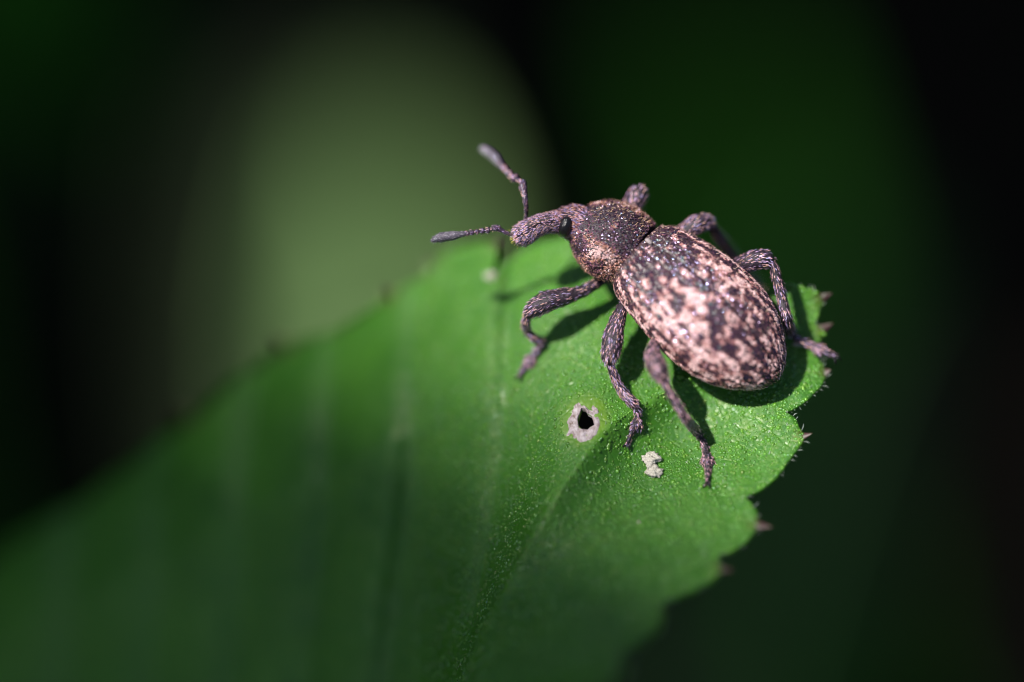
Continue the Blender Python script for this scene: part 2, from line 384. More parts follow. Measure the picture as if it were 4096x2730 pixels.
# dried rim of the feeding hole
RIM_O = [(2300, 1622), (2312, 1606), (2326, 1618), (2340, 1630), (2360, 1640), (2374, 1618), (2392, 1630), (2396, 1662), (2402, 1700), (2390, 1738), (2362, 1762), (2330, 1774), (2292, 1768), (2266, 1744), (2272, 1716), (2262, 1690), (2278, 1668), (2284, 1640)]
ro = [on_leaf(*p) for p in RIM_O]; c0 = Vector((hc[0], hc[1], 0))
ri = []
hp = [on_leaf(*p) for p in HOLE]
for q in ro:
    a = math.atan2(q.y - hc[1], q.x - hc[0])
    ri.append(min(hp, key=lambda h_: abs((math.atan2(h_.y - hc[1], h_.x - hc[0]) - a + math.pi) % (2 * math.pi) - math.pi)))
V, F = [], []; NR = len(ro); K = 4
for i in range(NR * K):
    k, t = divmod(i, K); t /= K
    o_ = ro[k].lerp(ro[(k + 1) % NR], t); n_ = ri[k].lerp(ri[(k + 1) % NR], t)
    for f, hgt in ((1.0, -0.02), (0.8, 0.02), (0.45, 0.02), (0.14, 0.05), (0.02, 0.03), (0.0, -0.06)):
        q = n_.lerp(o_, f); q.z = leaf_z(q.x, q.y)[0] + hgt + 0.07 * noise.noise((q.x * 9, q.y * 9, 3)); V.append(q)
for i in range(NR * K):
    for j in range(5):
        a, b = i * 6 + j, ((i + 1) % (NR * K)) * 6 + j; F.append((a, a + 1, b + 1, b))
rim = link_mesh('hole_rim', V, F, M_SCAR, leaf); rim['label'] = 'pale dried rim around a chewed hole'

# fine hairs on margin and surface
def strand_mesh(items):
    """items: (root, direction, normal, length, width) -> narrow curved blades"""
    V, F = [], []
    for P, d, nn, L, w_ in items:
        s_ = d.cross(nn).normalized() * w_ * 0.5; k = len(V)
        m = P + d * L * 0.55 + nn * L * 0.10; t = P + d * L
        V += [P - s_ * .7, P + s_ * .7, m - s_, m + s_, t, m + nn * w_ * 0.45]
        F += [(k, k + 1, k + 5), (k + 1, k + 3, k + 5), (k, k + 5, k + 2), (k + 2, k + 5, k + 4), (k + 5, k + 3, k + 4)]
    return V, F
items = []
for i in range(no):
    if i > 520: break
    x, y = outline[i]
    if random.random() < 0.5 and x > 1.5 and y < 2:
        a, b = outline[i - 1], outline[(i + 1) % no]; out = Vector((b[1] - a[1], a[0] - b[0], 0)).normalized() * -1
        if inside(outline, np.array([x + out.x * .1]), np.array([y + out.y * .1]))[0]: out = -out
        d = (out + Vector((random.uniform(-.7, .7), random.uniform(-.7, .7), random.uniform(.1, .9)))).normalized()
        items.append((Vector((x, y, leaf_z(x, y)[0] - 0.03)), d, d.orthogonal().normalized(), random.uniform(.07, .20), random.uniform(.018, .032)))
for i in range(420):
    x, y = random.uniform(-1, 7), random.uniform(-7, 2)
    if inside(outline, np.array([x]), np.array([y]))[0]:
        d = Vector((random.uniform(-.8, .8), random.uniform(-.8, .8), .6)).normalized()
        items.append((Vector((x, y, leaf_z(x, y)[0])), d, d.orthogonal().normalized(), random.uniform(.05, .11), .018))
V, F = strand_mesh(items); tag(link_mesh('leaf_hairs', V, F, M_HAIR, leaf), kind='stuff')
# glassy papillae of the leaf skin: tiny domes that each catch the sun
M_PAP, nt, n, l, p = new_mat('leaf_papilla')
at_ = n.new('ShaderNodeAttribute'); at_.attribute_name = 'tint'; l.new(at_.outputs['Color'], p.inputs['Base Color'])
hs = n.new('ShaderNodeTexWhiteNoise'); hs.noise_dimensions = '3D'; sn = n.new('ShaderNodeVectorMath'); sn.operation = 'SNAP'; sn.inputs[1].default_value = (.09, .09, 9)
l.new(n.new('ShaderNodeTexCoord').outputs['Object'], sn.inputs[0]); l.new(sn.outputs[0], hs.inputs['Vector'])
hr = ramp(n, [(0.0, (0.55, 0.8, 1.0)), (0.4, (0.8, 1.0, 0.85)), (0.75, (1.0, 0.9, 0.6)), (1.0, (0.7, 1.0, 1.0))]); l.new(hs.outputs['Value'], hr.inputs[0]); l.new(hr.outputs[0], p.inputs['Specular Tint'])
p.inputs['Roughness'].default_value = 0.22; p.inputs['Specular IOR Level'].default_value = 1.0
N_P = 34000
px_, py_ = np.random.uniform(-2.2, 7.2, N_P), np.random.uniform(-9.5, 3.2, N_P)
k = inside(outline, px_, py_) & (np.hypot(px_ - hc[0], (py_ - hc[1]) * .8) > .5); px_, py_ = px_[k], py_[k]; pz_ = leaf_z(px_, py_); e_ = 2e-3
gx, gy = (leaf_z(px_ + e_, py_) - pz_) / e_, (leaf_z(px_, py_ + e_) - pz_) / e_
pn = np.stack([-gx, -gy, np.ones_like(gx)], 1); pn /= np.linalg.norm(pn, axis=1)[:, None]; pn += np.random.normal(0, .10, pn.shape); pn /= np.linalg.norm(pn, axis=1)[:, None]
pa = np.cross(pn, np.array([.3, 1, .1])); pa /= np.linalg.norm(pa, axis=1)[:, None]; pb = np.cross(pn, pa)
pr = np.random.uniform(.014, .030, len(px_)) * (1 + (np.random.rand(len(px_)) < .22) * np.random.uniform(.3, 1.1, len(px_))); c_ = np.stack([px_, py_, pz_], 1) - pn * .006; blk = []
for hgt, rad, cnt in ((0, 1, 6), (.55, .72, 6), (.8, 0, 1)):
    for q in range(cnt):
        an = 2 * math.pi * q / 6; blk.append(c_ + (pa * math.cos(an) + pb * math.sin(an)) * (pr * rad)[:, None] + pn * (pr * hgt)[:, None])
PV = np.stack(blk, 1).reshape(-1, 3); f0 = [(q, (q + 1) % 6, 6 + (q + 1) % 6, 6 + q) for q in range(6)] + [(6 + q, 6 + (q + 1) % 6, 12) for q in range(6)]
PF = [tuple(i + b * 13 for i in f) for b in range(len(px_)) for f in f0]
pc = np.repeat(np.random.uniform(.7, 1.3, (len(px_), 1)) * np.array([[.07, .20, .012]]), 13, axis=0)
tag(link_mesh('leaf_papillae', PV, PF, M_PAP, leaf, colors=pc), kind='stuff')
# petiole carrying the leaf, from its base down to the soil
pp, pv = crom([LEAF_BASE + Vector((0.6, 1.6, .0)), LEAF_BASE + Vector((-.2, -0.6, -.5)), LEAF_BASE + Vector((-5, -8, -20)), LEAF_BASE + Vector((-9, -10, -80)), Vector((LEAF_BASE.x - 10, LEAF_BASE.y - 10, GZ - 6))],
              [(.25,), (.6,), (.8,), (1.1,), (1.6,)], 26)
V, F, _ = tube(pp, [v_[0] for v_ in pv], 10); link_mesh('petiole', V, F, M_LEAF, leaf, colors=np.ones((len(V), 3)))

# ------------------------------------------------------------------ weevil
WV = empty('weevil', on_leaf(2760, 1420)); tag(WV, 'mottled pink-brown weevil with long curved snout standing on the toothed leaf', 'beetle')
J = at_h(2545, 1010, 1.75); A = at_h(3108, 1522, 0.52)
Fw = (J - A).normalized(); LEN = (J - A).length
Lt = Vector((0, 0, 1)).cross(Fw).normalized(); Up = Fw.cross(Lt).normalized()
def interp(tab, t):
    xs = [a for a, _ in tab]; return float(np.interp(t, xs, [b for _, b in tab]))
_tabs = {}
def smooth_interp(tab, t):
    k = id(tab)
    if k not in _tabs:
        xs = np.array([a for a, _ in tab]); ys = np.array([b for _, b in tab]); m = np.gradient(ys, xs); T = np.linspace(0, 1, 801)
        q = np.clip(np.searchsorted(xs, T) - 1, 0, len(xs) - 2); h = xs[q + 1] - xs[q]; u = np.clip((T - xs[q]) / h, 0, 1)
        _tabs[k] = ((2*u**3-3*u**2+1)*ys[q] + (u**3-2*u**2+u)*h*m[q] + (-2*u**3+3*u**2)*ys[q+1] + (u**3-u**2)*h*m[q+1]).tolist()
    L_ = _tabs[k]; f = min(max(t, 0.0), 1.0) * 800; i_ = min(int(f), 799); f -= i_
    return L_[i_] * (1 - f) + L_[i_ + 1] * f
EW = [(0, .80), (.06, .98), (.15, 1.10), (.3, 1.22), (.5, 1.29), (.65, 1.24), (.78, 1.06), (.88, .80), (.95, .50), (.985, .26), (1, .04)]
EH = [(0, .70), (.06, .80), (.15, .92), (.3, 1.06), (.5, 1.12), (.65, 1.04), (.78, .86), (.88, .62), (.95, .38), (.985, .20), (1, .03)]
EB = [(0, .55), (.3, .62), (.6, .60), (.8, .5), (.92, .32), (1, .03)]
def ely_point(t, phi, scale=1.0):
    """t 0 base..1 apex, phi 0 = suture (top), +-90 = side margin (+ left)"""
    c = J - Fw * LEN * t; w_, h_, b_ = smooth_interp(EW, t) * scale, smooth_interp(EH, t) * scale, smooth_interp(EB, t) * scale
    s_, cz = math.sin(phi), math.cos(phi)
    e = 2 / 2.25
    x = math.copysign(abs(s_) ** e, s_) * w_; z = (abs(cz) ** e) * h_ if cz >= 0 else -(abs(cz) ** e) * b_
    return c + Lt * x + Up * z
STR = 9
def ely_relief(t, phi):
    a = abs(phi) / R(112) * STR; g = abs((a % 1) - 0.5) * 2             # 1 on a stria
    punct = 0.5 + 0.5 * math.sin(t * LEN * 2 * math.pi / 0.16 + int(a + .5) * 1.7)
    edge = min(1, (1 - t) * 8)
    r = -0.042 * (max(0, (g - 0.62) / 0.38) ** 1.5) * (0.45 + 0.55 * punct) * edge
    r -= 0.05 * math.exp(-(phi / R(1.8)) ** 2)
    return r
def ely_surf(t, phi):
    p0 = ely_point(t, phi); e = 1e-3; t1 = min(t, 0.995)
    du = ely_point(min(t1 + 4e-3, 1), phi) - ely_point(max(t1 - 4e-3, 0), phi); dv = ely_point(t1, phi + 0.01) - ely_point(t1, phi - 0.01)
    nn = du.cross(dv)
    if nn.length < 1e-12: nn = -Fw.copy()
    nn.normalize()
    if nn.dot(p0 - (J - Fw * LEN * min(t, .9))) < 0: nn = -nn
    return p0, nn, -du.normalized()
for side in (1, -1):
    V, F = [], []; NT, NP = 110, 72
    for i in range(NT + 1):
        t = i / NT; t = t * 0.6 + 0.4 * (1 - (1 - t) ** 2)
        for j in range(NP + 1):
            phi = side * (R(0.15) + R(111) * j / NP); P, nn, _ = ely_surf(t, phi); V.append(P + nn * ely_relief(t, phi))
    for i in range(NT):
        for j in range(NP):
            k = i * (NP + 1) + j; f = (k, k + 1, k + NP + 2, k + NP + 1); F.append(f if side > 0 else f[::-1])
    o = link_mesh('elytron', V, F, M_ELY, WV)
    md = o.modifiers.new('shell', 'SOLIDIFY'); md.thickness = 0.05; md.offset = -1

# --- body: trunk, head, snout and the six legs grown together as one skin
BV, BF = [], []
def add(V, F):
    k = len(BV); BV.extend(V); BF.extend([tuple(i + k for i in f) for f in F])
def loft(secs, seg=36, n_exp=2.2):
    """secs: (centre, left axis, up axis, half width, top, bottom)"""
    V, F = [], []
    for i, (c, lx, ux, w_, a, b) in enumerate(secs):
        k0 = len(V)
        for j in range(seg):
            an = 2 * math.pi * j / seg; cs, sn = math.cos(an), math.sin(an); e = 2 / n_exp
            V.append(c + lx * math.copysign(abs(cs) ** e, cs) * w_ + ux * math.copysign(abs(sn) ** e, sn) * (a if sn > 0 else b))
        if i:
            for j in range(seg): F.append((k0 - seg + j, k0 - seg + (j + 1) % seg, k0 + (j + 1) % seg, k0 + j))
    F.append(tuple(range(seg))[::-1]); F.append(tuple(range(len(V) - seg, len(V))))
    return V, F
secs = []
for i in range(24):
    t = 0.02 + 0.955 * i / 23; c = J - Fw * LEN * t
    secs.append((c, Lt, Up, smooth_interp(EW, t) * .93, smooth_interp(EH, t) * .93, interp(EB, t)))
V, F = loft(secs[::-1]); add(V, F)
# pronotum: spine from elytra base to the neck
PR = J + Fw * -0.10; PM = at_d(2432, 958, .62); PF = at_d(2318, 893, .68)
PW = [(0, .70), (.12, .80), (.35, .90), (.55, .89), (.75, .76), (.9, .58), (1, .47)]
PH = [(0, .62), (.15, .70), (.4, .78), (.6, .74), (.8, .60), (1, .42)]
PB = [(0, .60), (.5, .66), (.8, .55), (1, .42)]
psp, _ = crom([PR, PM, PF], [(0,), (0,), (0,)], 31)
pframes = []
for i, c in enumerate(psp):
    t = (psp[min(i + 1, 30)] - psp[max(i - 1, 0)]).normalized(); lx = Vector((0, 0, 1)).cross(t).normalized(); pframes.append((c, t, lx, t.cross(lx).normalized()))
def pro_point(t, an):
    f = min(max(t, 0), 1) * 30; k = min(int(f), 29); u = f - k
    a, b = pframes[k], pframes[k + 1]; c = a[0].lerp(b[0], u); lx = a[2].lerp(b[2], u); ux = a[3].lerp(b[3], u)
    w_, h_, b_ = smooth_interp(PW, t), smooth_interp(PH, t), smooth_interp(PB, t); cs, sn = math.cos(an), math.sin(an); e = 2 / 2.1
    return c + lx * math.copysign(abs(cs) ** e, cs) * w_ + ux * math.copysign(abs(sn) ** e, sn) * (h_ if sn > 0 else b_)
V, F = [], []; NT, SG = 44, 64
for i in range(NT + 1):
    for j in range(SG):
        t = i / NT; P = pro_point(t, 2 * math.pi * j / SG); k = noise.noise(P * 9) * .018 + noise.noise(P * 19) * .012
        c = pframes[min(int(t * 30), 30)][0]; V.append(P + (P - c).normalized() * k)
for i in range(NT):
    for j in range(SG): k = i * SG; F.append((k + j, k + (j + 1) % SG, k + SG + (j + 1) % SG, k + SG + j))
F.append(tuple(range(SG))[::-1]); F.append(tuple(range(len(V) - SG, len(V)))); add(V, F)
# head and snout
HD = [((2345, 905, .70), (.40, .95)), ((2300, 893, .74), (.40, .95)), ((2266, 889, .80), (.33, .95)), ((2236, 889, .88), (.235, 1.0)), ((2190, 892, .94), (.212, 1.0)),
      ((2146, 907, .95), (.230, 1.0)), ((2110, 928, .93), (.252, 1.0)), ((2086, 943, .90), (.25, 1.0)), ((2072, 952, .88), (.19, 1.0)), ((2064, 957, .86), (.10, 1.0))]
HD = [(at_d(*a), b) for a, b in HD]
hp_, hv = crom([a for a, _ in HD], [b for _, b in HD], 60)
V, F, HEADR = tube(hp_, [v_[0] for v_ in hv], 22, [v_[1] for v_ in hv], Vector((0, 0, 1)))
gdir = (VIEW - Vector((0, SE, CE)) * .22).normalized()                 # scrobe: groove along the flank of the snout
for i in range(19, 55):
    c = hp_[i]
    for j in range(22):
        o_ = V[i * 22 + j] - c; a_ = o_.normalized().dot(gdir)
        if a_ > .9: V[i * 22 + j] = c + o_ * (1 - .30 * min(1, (a_ - .9) / .08))
add(V, F)

# legs: list of (pixel sighting, where, radius) ; 'd' = depth from the lens plane, 'l' = height above leaf
def P_(e):
    x, y, mode, v_ = e; return at_d(x, y, v_) if mode == 'd' else on_leaf(x, y, v_)
LEGS = {
 'front_left': dict(
   femur=[((2415, 1118, 'd', .35), .10), ((2385, 1136, 'd', .55), .11), ((2320, 1170, 'd', .72), .13), ((2250, 1190, 'd', .85), .185), ((2190, 1205, 'd', .92), .225), ((2145, 1230, 'd', .92), .20), ((2118, 1252, 'd', .88), .135), ((2110, 1266, 'd', .82), .09)],
   tibia=[((2112, 1262, 'd', .85), .085), ((2104, 1290, 'd', .7), .105), ((2108, 1322, 'd', .35), .10), ((2130, 1348, 'l', .50), .095), ((2158, 1366, 'l', .26), .115), ((2166, 1374, 'l', .16), .09)],
   tarsus=[((2164, 1378, 'l', .15), .06), ((2150, 1402, 'l', .12), .085), ((2138, 1418, 'l', .11), .06), ((2122, 1440, 'l', .10), .09), ((2108, 1456, 'l', .09), .06), ((2092, 1480, 'l', .09), .06), ((2080, 1505, 'l', .07), .035)]),
 'mid_left': dict(
   femur=[((2512, 1205, 'd', .75), .12), ((2488, 1240, 'd', .98), .125), ((2468, 1290, 'd', 1.12), .16), ((2452, 1350, 'd', 1.25), .205), ((2448, 1390, 'd', 1.3), .205), ((2440, 1430, 'd', 1.3), .175), ((2440, 1455, 'd', 1.28), .11)],
   tibia=[((2440, 1450, 'd', 1.28), .07), ((2448, 1478, 'd', 1.24), .09), ((2464, 1520, 'd', 1.18), .10), ((2492, 1570, 'd', 1.15), .105), ((2525, 1605, 'l', .22), .115), ((2540, 1618, 'l', .16), .08)],
   tarsus=[((2540, 1618, 'l', .14), .05), ((2550, 1645, 'l', .11), .085), ((2553, 1662, 'l', .10), .055), ((2548, 1690, 'l', .10), .10), ((2540, 1712, 'l', .09), .09), ((2526, 1735, 'l', .09), .055), ((2514, 1762, 'l', .08), .055), ((2509, 1778, 'l', .06), .03)]),
 'hind_left': dict(
   femur=[((2640, 1352, 'd', 1.1), .13), ((2618, 1385, 'd', 1.55), .12), ((2612, 1415, 'd', 1.75), .165), ((2622, 1455, 'd', 1.95), .195), ((2636, 1485, 'd', 2.05), .185), ((2646, 1508, 'd', 2.05), .14), ((2652, 1522, 'd', 2.0), .10)],
   tibia=[((2648, 1508, 'd', 2.02), .075), ((2664, 1540, 'd', 2.0), .095), ((2700, 1605, 'd', 1.95), .105), ((2742, 1672, 'd', 1.9), .105), ((2785, 1725, 'l', .24), .12), ((2802, 1746, 'l', .17), .08)],
   tarsus=[((2804, 1746, 'l', .14), .05), ((2815, 1775, 'l', .11), .09), ((2822, 1800, 'l', .10), .07), ((2828, 1838, 'l', .10), .115), ((2830, 1862, 'l', .09), .09), ((2831, 1890, 'l', .09), .05), ((2830, 1922, 'l', .07), .045), ((2828, 1936, 'l', .05), .025)]),
 'front_right': dict(
   femur=[((2478, 905, 'd', .1), .14), ((2500, 872, 'd', .3), .16), ((2522, 832, 'd', .4), .205), ((2545, 794, 'd', .4), .215), ((2554, 778, 'd', .36), .20), ((2557, 771, 'd', .32), .155), ((2559, 766, 'd', .28), .10), ((2560, 763, 'd', .26), .04)],
   tibia=[((2556, 774, 'd', .0), .10), ((2552, 790, 'd', -.5), .10), ((2545, 850, 'd', -1.3), .10), ((2535, 930, 'd', -1.7), .10), ((2530, 1000, 'd', -1.75), .10)],
   tarsus=[((2530, 1000, 'd', -1.75), .06), ((2520, 1030, 'l', .14), .08), ((2500, 1050, 'l', .10), .05), ((2470, 1060, 'l', .10), .09), ((2440, 1064, 'l', .08), .05)]),
 'mid_right': dict(
   femur=[((2690, 975, 'd', .3), .15), ((2730, 935, 'd', .5), .16), ((2770, 908, 'd', .55), .19), ((2800, 893, 'd', .5), .19), ((2825, 888, 'd', .4), .15), ((2836, 890, 'd', .3), .11)],
   tibia=[((2828, 890, 'd', .3), .09), ((2846, 902, 'd', .0), .105), ((2880, 950, 'd', -.6), .11), ((2925, 1010, 'd', -1.3), .11), ((2975, 1075, 'd', -1.5), .11), ((3000, 1105, 'd', -1.55), .09)],
   tarsus=[((3000, 1105, 'd', -1.55), .06), ((3012, 1122, 'd', -1.5), .085), ((3024, 1138, 'd', -1.45), .06), ((3038, 1158, 'd', -1.35), .09), ((3042, 1180, 'l', .09), .05)]),
 'hind_right': dict(
   femur=[((2935, 1085, 'd', .35), .15), ((2965, 1060, 'd', .75), .17), ((3005, 1045, 'd', .95), .195), ((3045, 1038, 'd', 1.0), .19), ((3070, 1040, 'd', 1.0), .15), ((3084, 1048, 'd', .98), .10)],
   tibia=[((3078, 1042, 'd', .98), .085), ((3094, 1066, 'd', .98), .105), ((3112, 1130, 'd', .95), .115), ((3130, 1205, 'd', .92), .12), ((3150, 1280, 'd', .95), .12), ((3162, 1325, 'l', .22), .125), ((3166, 1340, 'l', .18), .08)],
   tarsus=[((3168, 1342, 'l', .16), .05), ((3190, 1356, 'l', .17), .09), ((3215, 1368, 'l', .17), .08), ((3245, 1382, 'l', .16), .085), ((3268, 1396, 'l', .14), .11), ((3282, 1398, 'l', .16), .07), ((3310, 1410, 'l', .16), .06), ((3336, 1424, 'l', .12), .045), ((3342, 1432, 'l', .1), .025)]),
}
leg_rings = []
for nm, lg in LEGS.items():
    for part in ('femur', 'tibia', 'tarsus'):
        pts_ = lg[part]; pth, rv = crom([P_(a) for a, _ in pts_], [(b * (1.12 if part == 'femur' else 1.0),) for _, b in pts_], 6 * len(pts_))
        V, F, rg = tube(pth, [r_[0] for r_ in rv], 14, [0.9 if part != 'tarsus' else 0.7] * len(pth)); add(V, F); leg_rings.append((nm, part, rg))
        if part == 'tarsus':               # bilobed third joint: two pads left and right
            big = max(range(len(pts_) // 2 - 1, len(pts_) - 2), key=lambda k: pts_[k][1]); c = P_(pts_[big][0]); d = (P_(pts_[big + 1][0]) - P_(pts_[big - 1][0])).normalized()
            s_ = d.cross(Vector((0, 0, 1))).normalized()
            for sg in (1, -1):
                pth, rv = crom([c - d * .10, c + s_ * sg * .05 - d * .02, c + s_ * sg * .085 + d * .08, c + s_ * sg * .09 + d * .13], [(.05,), (.07,), (.065,), (.03,)], 10)
                V, F, rg = tube(pth, [r_[0] for r_ in rv], 10, [.7] * 10); add(V, F); leg_rings.append((nm, 'tarsus', rg))
me = bpy.data.meshes.new('body'); me.from_pydata([tuple(v_) for v_ in BV], [], BF); me.update()
tmp = bpy.data.objects.new('tmp', me); col.objects.link(tmp)
rm = tmp.modifiers.new('skin', 'REMESH'); rm.mode = 'VOXEL'; rm.voxel_size = 0.024; rm.use_smooth_shade = True
sm = tmp.modifiers.new('relax', 'SMOOTH'); sm.factor = 0.5; sm.iterations = 2
dg = bpy.context.evaluated_depsgraph_get(); bme = bpy.data.meshes.new_from_object(tmp.evaluated_get(dg)); bme.name = 'body'
bpy.data.objects.remove(tmp); bme.materials.clear(); bme.materials.append(M_BODY)
body = bpy.data.objects.new('body', bme); col.objects.link(body); body.parent = WV; body.matrix_parent_inverse = WV.matrix_world.inverted()

# claws
for nm, lg in LEGS.items():
    a, b = P_(lg['tarsus'][-2][0]), P_(lg['tarsus'][-1][0]); d = (b - a).normalized(); s_ = d.cross(Vector((0, 0, 1))).normalized()
    for sg in (1, -1):
        pth = [b - d * .03 + s_ * sg * .014, b + d * .04 + s_ * sg * .05 + Vector((0, 0, .02)), b + d * .09 + s_ * sg * .075, b + d * .11 + s_ * sg * .08 - Vector((0, 0, .05))]
        V, F, _ = tube(pth, [.024, .022, .015, .004], 7); link_mesh('claw', V, F, M_CLAW, WV)
# eyes: lens-shaped domes either side of the head
for px, py, dep, sgn in ((2256, 916, 1.18, 1), (2292, 856, .45, -1)):
    c = at_d(px, py, dep); hc3 = at_d(2276, 890, .76); nn = (c - hc3).normalized(); t = (hp_[20] - hp_[8]).normalized(); t = (t - nn * t.dot(nn)).normalized(); b = nn.cross(t)
    V, F = [], []; NA, NB = 20, 10
    cc = hc3 + nn * .315
    for i in range(NB + 1):
        f = i / NB * math.pi * .55
        for j in range(NA):
            a = 2 * math.pi * j / NA; V.append(cc + nn * math.cos(f) * .165 + (t * math.cos(a) * .155 + b * math.sin(a) * .235) * math.sin(f))
    for i in range(NB):
        for j in range(NA): k = i * NA; F.append((k + j, k + NA + j, k + NA + (j + 1) % NA, k + (j + 1) % NA))
    F.append(tuple(range(NA * NB, NA * NB + NA))); link_mesh('eye', V, F, M_EYE, WV)
# antennae: scape, beads, club
def antenna(pts_, club):
    an_V, an_F = [], []
    pth, rv = crom([at_d(*a) for a, _ in pts_], [(b,) for _, b in pts_], 7 * len(pts_)); V, F, rg = tube(pth, [r_[0] for r_ in rv], 12)
    o = link_mesh('antenna', V, F, M_ANT, WV)
    cp, cv = crom([at_d(*a) for a, _ in club], [(b,) for _, b in club], 6 * len(club)); V, F, rc = tube(cp, [r_[0] for r_ in cv], 14)
    k = link_mesh('club', V, F, M_CLUB, o)
    return rg, rc
def beads(a, b, n_, r0, r1, neck=.45):
    out = []
    for i in range(n_):
        for f, m in ((.12, neck), (.45, 1.0), (.75, .95), (.97, neck)):
            t = (i + f) / n_; out.append((tuple(x * (1 - t) + y * t for x, y in zip(a, b)), (r0 * (1 - t) + r1 * t) * m))
    return out
ant_l = [((2074, 948, .95), .03), ((2046, 941, .98), .026), ((2018, 930, 1.0), .03), ((2004, 922, 1.0), .05), ((1988, 914, 1.02), .068), ((1974, 914, 1.04), .06), ((1968, 918, 1.04), .028)] \
      + beads((1966, 920, 1.04), (1920, 926, 1.05), 2, .075, .066, .35) + beads((1920, 926, 1.05), (1862, 936, 1.05), 3, .052, .056, .5)
clb_l = [((1866, 936, 1.05), .035), ((1848, 938, 1.05), .062), ((1810, 944, 1.05), .098), ((1770, 950, 1.05), .105), ((1742, 958, 1.05), .075), ((1724, 967, 1.05), .02)]
ant_r = [((2096, 900, .7), .03), ((2102, 866, .75), .03), ((2103, 835, .85), .036), ((2100, 805, .9), .045), ((2096, 775, .85), .06), ((2090, 750, .8), .072), ((2090, 736, .75), .078), ((2084, 728, .7), .045)] \
      + beads((2078, 726, .68), (2044, 706, .5), 1, .092, .09, .4) + beads((2044, 706, .5), (1998, 656, .1), 3, .066, .08, .6)
clb_r = [((1998, 656, .1), .075), ((1985, 640, .0), .095), ((1968, 622, -.1), .105), ((1945, 604, -.25), .092), ((1930, 598, -.3), .06), ((1922, 602, -.35), .02)]
ANT = [antenna(ant_l, clb_l), antenna(ant_r, clb_r)]

# --- scale coat of the wing cases and pronotum
def fbm(P, s, o=3):
    return sum(noise.noise(P * s * 2 ** i + Vector((i * 7.3, 1.1, 4.2))) / 2 ** i for i in range(o))
PALE, PINK, TAN, DARK, BLK = (np.array(c) for c in ((.80, .53, .52), (.42, .18, .16), (.38, .20, .13), (.070, .030, .045), (.018, .011, .026)))
def scale_mesh(items):
    V, F, C = [], [], []
    for P, d, nn, L, w_, c in items:
        s_ = nn.cross(d).normalized() * w_ * .5; k = len(V)
        V += [P, P + d * L * .55 + s_, P + d * L + nn * L * .08, P + d * L * .55 - s_, P + d * L * .55 + nn * w_ * .22]
        F += [(k, k + 1, k + 4), (k + 1, k + 2, k + 4), (k + 2, k + 3, k + 4), (k + 3, k, k + 4)]; C += [c] * 5
    return V, F, np.array(C)
def jitter(v_, a): return (v_ + Vector((random.gauss(0, a), random.gauss(0, a), random.gauss(0, a)))).normalized()
items = []
for _ in range(26000):
    t = random.random(); 
    if random.random() > smooth_interp(EW, t) / 1.3: continue
    phi = random.uniform(-1, 1) * R(110)
    P, nn, back = ely_surf(t, phi); q = P + nn * (ely_relief(t, phi) + .006)
    # local coordinates along and across the wing case
    lv = Vector((t * LEN * .8, phi * 1.15, 2.0))
    f = fbm(Vector((t * LEN * 1.5, phi * 2.4, 2.0)), 2.7, 2) * 1.35 + .05 + .35 * fbm(Vector((t * LEN, phi * 1.3, 9.0)), 1.1, 1)
    rows = math.cos(abs(phi) / R(112) * STR * 2 * math.pi)          # -1 on the raised intervals, +1 in the grooves
    f += -.12 * rows
    f += .30 * (math.exp(-((abs(phi) - R(75)) / R(40)) ** 2)) - .12 - .62 * math.exp(-((t - .02) / .24) ** 2) * math.exp(-(phi / R(48)) ** 2) - .18 * math.exp(-((t - 1.0) / .08) ** 2)
    f += random.gauss(0, .12)
    if rows > .55 and math.sin(t * LEN * 2 * math.pi / 0.16 + int(abs(phi) / R(112) * STR + .5) * 1.7) > .35: f -= .30   # pits in the grooves
    if abs(phi) < R(1.8): f -= .4
    if f > .42: c = PALE
    elif f > .06: c = PINK * (1 - (f - .06) / .36) + PALE * (f - .06) / .36
    elif f > -.12: c = DARK * (1 - (f + .12) / .18) + PINK * (f + .12) / .18
    else: c = DARK if random.random() < .6 else BLK
    if f < -.12 and random.random() < .35: continue
    c = c * random.uniform(.75, 1.25)
    items.append((q, jitter(-Fw * .6 + back * -.4 if False else (P - ely_point(max(t - .03, 0), phi)).normalized() if t > .03 else -Fw, .16), jitter(nn, .16), random.uniform(.055, .085), random.uniform(.032, .046), c))
V, F, C = scale_mesh(items); tag(link_mesh('wing_scales', V, F, M_SCALE, WV, smooth=False, colors=C), kind='stuff')
items = []
for _ in range(9000):
    t = random.uniform(.03, 1); an = random.uniform(0, 2 * math.pi)
    P = pro_point(t, an); e = .02
    nn = (pro_point(t, an + e) - pro_point(t, an - e)).cross(pro_point(min(t + .02, 1), an) - pro_point(max(t - .02, 0), an)).normalized()
    fr = pframes[min(int(t * 30), 30)]
    if nn.dot(P - fr[0]) < 0: nn = -nn
    sn, cs = math.sin(an), abs(math.cos(an))
    band = math.exp(-((cs - .80) / .20) ** 2) if sn > -.1 else .55
    f = fbm(P, 3.0, 3) * .7 + band * .75 - .38 + random.gauss(0, .12)
    c = PALE * .85 if f > .42 else (TAN * .6 + PINK * .4) if f > .12 else DARK * 2.4 if f > -.12 else DARK * .7
    if f < -.1 and random.random() < .45: continue
    P = P + nn * (.012 + noise.noise(P * 9) * .018 + noise.noise(P * 19) * .012)
    c = c * random.uniform(.7, 1.25)
    items.append((P, jitter(-fr[1] * .7 + fr[3] * .5 * (1 if sn < .8 else 0), .25), jitter(nn, .36), random.uniform(.045, .07), random.uniform(.026, .038), c))
V, F, C = scale_mesh(items); tag(link_mesh('thorax_scales', V, F, M_SCALE, WV, smooth=False, colors=C), kind='stuff')

